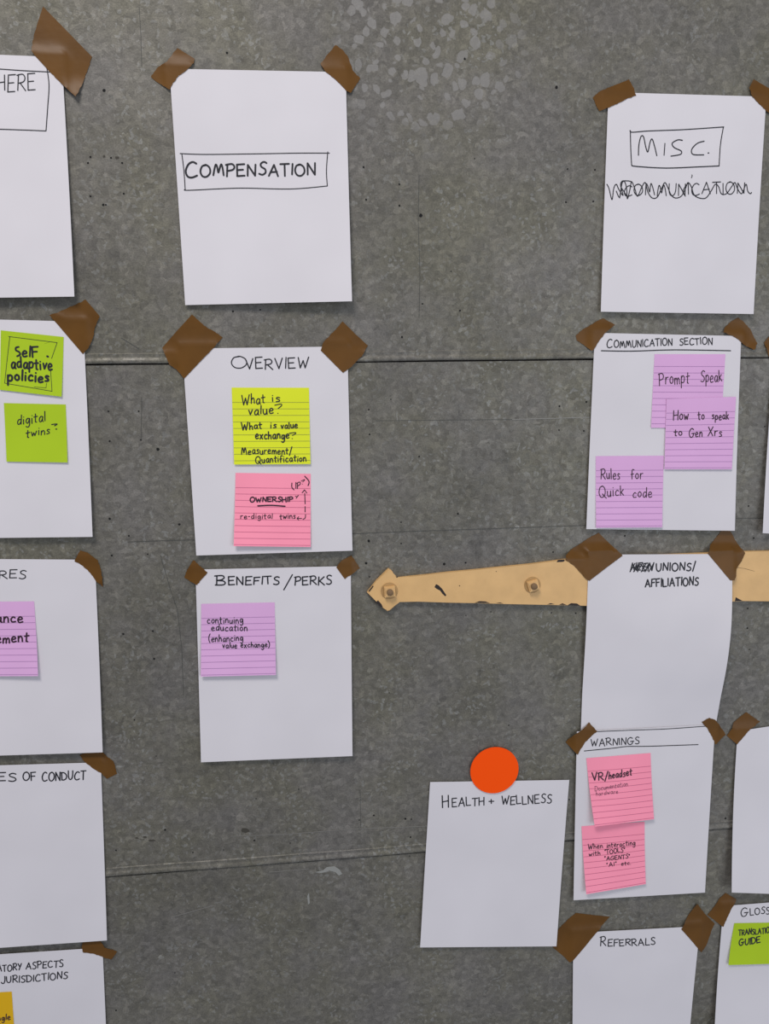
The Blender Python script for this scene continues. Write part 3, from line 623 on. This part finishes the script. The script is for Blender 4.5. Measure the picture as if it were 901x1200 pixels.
# ------------------------------------------------------------------ brown packing tape
def in_poly(P, poly):
    c = False; n = len(poly)
    for i in range(n):
        a, b = poly[i], poly[i-1]
        if (a.y > P.y) != (b.y > P.y) and P.x < (b.x-a.x)*(P.y-a.y)/(b.y-a.y)+a.x: c = not c
    return c
def tape(pts, over, label, lift=()):
    """pts: outline in photo pixels; over: sheets it holds; lift: (index, mm) corners coming away"""
    ss = [SH[k] for k in over]
    P = [un(x, y, .002) for x, y in pts]
    if 'unions' in over: P = [un(x, y, .006) for x, y in pts]
    if 'warnings' in over: P = [un(x, y, .0055) for x, y in pts]
    # torn outline: densify and roughen the short (torn) sides
    per = []; n = len(P)
    for i in range(n):
        a, b = P[i], P[(i+1) % n]; L = (b-a).length; k = max(1, int(L/.0022)); d = (b-a)/L if L > 0 else Vector((1, 0)); nn = Vector((-d.y, d.x))
        rough = .00045 if L < .020 else .00010
        for j in range(k): per.append(a+(b-a)*j/k+nn*random.uniform(-rough, rough)*(1 if j else .3))
    xs = [p.x for p in per]; ys = [p.y for p in per]; g = .0035; inner = []
    x = min(xs)+g/2
    while x < max(xs):
        y = min(ys)+g/2
        while y < max(ys):
            q = Vector((x, y))
            if in_poly(q, per) and min((q-p).length for p in per) > .0014: inner.append(q)
            y += g
        x += g
    vs, _, fs, *_ = delaunay_2d_cdt(per+inner, [], [list(range(len(per)))], 1, 1e-6)
    def under(q):
        h = .0
        if any(in_poly(q+Vector(d), hinge_poly) for d in ((0, 0), (0, .003), (0, -.003))): h = HT+.0003
        for s in ss:
            if s.inside(q, .022): h = max(h, s.h(q))
        for z in ZS:
            if -.001 < q.y-z < .013: h = max(h, .0028)
        return h
    H0 = [under(v)+.0006 for v in vs]; H = H0[:]
    nb = [set() for _ in vs]
    for f in fs:
        for i in range(len(f)): nb[f[i]].add(f[i-1]); nb[f[i-1]].add(f[i])
    for _ in range(6):
        H = [max(H0[i], (H[i]+sum(H[j] for j in nb[i]))/(1+len(nb[i]))) for i in range(len(vs))]
    for idx, mm in lift:
        c = P[idx]
        for i, v in enumerate(vs):
            d = (v-c).length; H[i] += mm*.001*max(0, 1-d/.03)**2
    bm = bmesh.new()
    fr = [bm.verts.new((v.x, -H[i]-random.uniform(0, .00012), v.y)) for i, v in enumerate(vs)]
    bk = [bm.verts.new((f_.co.x, f_.co.y+.00018, f_.co.z)) for f_ in fr]
    edges = {}
    for f in fs:
        bm.faces.new([fr[i] for i in f]); bm.faces.new([bk[i] for i in reversed(f)])
        for i in range(len(f)):
            e = (f[i-1], f[i]); edges[e] = 1
    for (a, b) in edges:
        if (b, a) not in edges: bm.faces.new((fr[a], bk[a], bk[b], fr[b]))
    c = sum(vs, Vector((0, 0)))/len(vs)
    o = link('packing_tape', bm, M['tape'], None, (c.x, -max(H)*.5, c.y), True)
    tag(o, label, 'tape', 'brown packing tape pieces on the sheet corners')
T = 'brown tape piece on the top %s corner of the %s paper'
tape([(50, 7), (107.5, 66), (104, 77), (100.5, 86), (96, 99), (90, 115), (74, 100), (59, 85), (41, 65.5), (37, 60), (37.5, 50), (40, 38), (43, 28)], ['here'], 'largest brown tape piece, tall and slanting, on the HERE paper at the top left', [(5, 7)])
tape([(176.5, 89.5), (183, 80), (189, 76), (196, 72), (202, 63), (207.5, 55.6), (228, 68.5), (227, 74), (219.5, 82), (210, 89), (203, 97.5), (199, 105.5), (183.5, 95.5)], ['compensation'], T % ('left', 'COMPENSATION'))
tape([(393.5, 52), (402, 58.5), (408, 66), (411, 75), (413.5, 82.5), (422, 91), (417, 100), (411, 109), (405.5, 106.6), (394, 94.5), (381.5, 84.5), (375.5, 74.5), (384.5, 62.5)], ['compensation'], T % ('right', 'COMPENSATION'))
tape([(695, 114), (703, 107), (718, 101), (728, 96.5), (737.5, 92.5), (741, 101), (745, 112.5), (734, 116), (724, 121.5), (715, 125.5), (702.5, 130), (698, 121)], ['misc'], T % ('left', 'MISC.'))
tape([(882.5, 93), (890, 97), (897.5, 101), (913, 110), (904, 133.5), (898, 131), (890, 123), (880, 112.5), (877.5, 103)], ['misc'], T % ('right', 'MISC.'), [(0, 3)])
tape([(58, 369.5), (68, 366), (80, 360), (90, 356), (100, 351), (117, 370.5), (113, 379), (111, 384), (109, 396), (104, 407.5), (97.5, 415), (82, 397), (65, 377)], ['policies'], 'brown tape piece on the corner of the paper with two lime notes', [(5, 2)])
tape([(224.7, 368.5), (232, 375), (239, 381.6), (250, 388), (260.8, 395), (250.7, 407.6), (234, 424.5), (216, 443.7), (207.4, 433.6), (198.8, 427.8), (190, 407.6), (205, 390)], ['overview'], T % ('left', 'OVERVIEW'))
tape([(401.6, 376.5), (416, 391), (431, 404.7), (424, 417.7), (417, 424), (411, 430.7), (402, 437), (389, 424), (375.7, 410.5), (378, 403), (382, 397.5), (392, 387.4)], ['overview'], T % ('right', 'OVERVIEW'))
tape([(675, 393.3), (683, 386), (691.8, 381), (700, 376), (707, 372.8), (721.3, 380.5), (714, 386), (709.7, 389.5), (703.3, 397), (696, 408.7), (693, 411.5), (684, 404), (676.4, 399)], ['communication'], T % ('left', 'COMMUNICATION SECTION'))
tape([(866, 372), (872, 377), (880, 386), (884, 395), (888, 402), (883, 410.5), (871, 404), (866, 399), (856, 393), (847, 389.5), (850, 383), (858, 376)], ['communication'], T % ('right', 'COMMUNICATION SECTION'))
tape([(703, 625), (715, 637), (728.6, 650.5), (709, 665), (689.6, 680), (685, 677), (680, 671), (673, 663.5), (666, 658), (661.5, 655.8), (663, 651), (670, 645), (676.6, 641), (690, 632)], ['unions'], 'brown tape on the top left corner of the UNIONS/ AFFILIATIONS paper, over the hinge')
tape([(849, 620), (856, 620), (862, 630), (868, 641), (872, 647.5), (868, 657), (864, 662), (861, 666), (859, 675), (857, 678.5), (852, 678.5), (840, 663), (827.8, 648), (833, 640), (842, 630)], ['unions'], 'brown tape on the top right corner of the UNIONS/ AFFILIATIONS paper, over the hinge')
tape([(94, 645), (102.5, 647.5), (109, 652), (115, 656.5), (118.7, 668), (120, 678), (120.7, 688), (112.5, 680.5), (106, 671), (97.5, 663), (87.5, 657.5)], ['measures'], 'curved brown tape piece on the corner of the paper headed URES')
tape([(226.8, 656.5), (235, 663.5), (243.4, 670.5), (237, 678), (231, 685.5), (223, 681.5), (215.8, 677), (219, 668)], ['benefits'], T % ('left', 'BENEFITS /PERKS') + ', a small square')
tape([(412, 651), (417, 658.5), (422, 666), (413, 672), (404, 678.5), (394, 664.5), (400, 657)], ['benefits'], T % ('right', 'BENEFITS /PERKS') + ', a small square')
tape([(93, 885.5), (104, 881), (115, 877.5), (125, 887), (132.5, 892.5), (137, 907.5), (125, 913), (119.5, 906), (112.5, 902), (102, 894.5)], ['conduct'], 'brown tape piece on the top right corner of the OF CONDUCT paper')
tape([(97, 1103), (103, 1101), (118, 1103), (123, 1110), (137, 1116), (130, 1125), (121, 1121), (110, 1117), (97.5, 1115.5), (96, 1109)], ['jurisdictions'], 'brown tape piece on the corner of the ASPECTS and JURISDICTIONS paper')
tape([(690.6, 847), (700, 857), (694.6, 861), (685.3, 870), (680, 878), (676.6, 884.5), (664, 871.5), (672, 862), (682, 855)], ['warnings', 'unions'], T % ('left', 'WARNINGS'))
tape([(822, 846), (831, 841), (838, 843.5), (845, 852), (852.5, 862.5), (845, 868), (838, 872.5), (834, 863), (829, 854)], ['warnings', 'unions'], T % ('right', 'WARNINGS'))
tape([(875, 835), (883, 840.5), (891, 846), (880, 853), (875, 858), (870, 864), (863, 872), (852, 862.5), (857, 855), (860, 847), (867, 841)], ['right_low'], 'brown tape piece on the blank right edge paper, touching the WARNINGS tape')
tape([(674.8, 1070.5), (690.7, 1072.5), (714.7, 1075), (707, 1083.5), (698, 1092.8), (684, 1110), (671.3, 1124.8), (667.5, 1127.5), (659, 1120), (648, 1111), (648, 1099), (656, 1088), (665, 1079)], ['referrals'], T % ('left', 'REFERRALS') + ', large and folded')
tape([(816.7, 1058.5), (822, 1066), (828.3, 1073.5), (837.9, 1083), (835, 1089), (832.6, 1096), (830, 1103), (828, 1109), (822, 1116.5), (810, 1102), (797.9, 1088.5), (807, 1073)], ['referrals'], T % ('right', 'REFERRALS'), [(0, 3)])
tape([(850.7, 1047), (863, 1054), (858, 1062), (855, 1068), (852, 1074), (847, 1085.5), (843, 1083), (829.5, 1073), (838, 1062), (843, 1054)], ['glossary'], 'brown tape piece on the top left corner of the GLOSS paper')
tape([(895.5, 401), (903, 393), (916, 400), (909, 425), (900, 418)], ['right_middle'], 'brown tape piece at the right photo edge beside the seam')
bpy.context.view_layer.update()
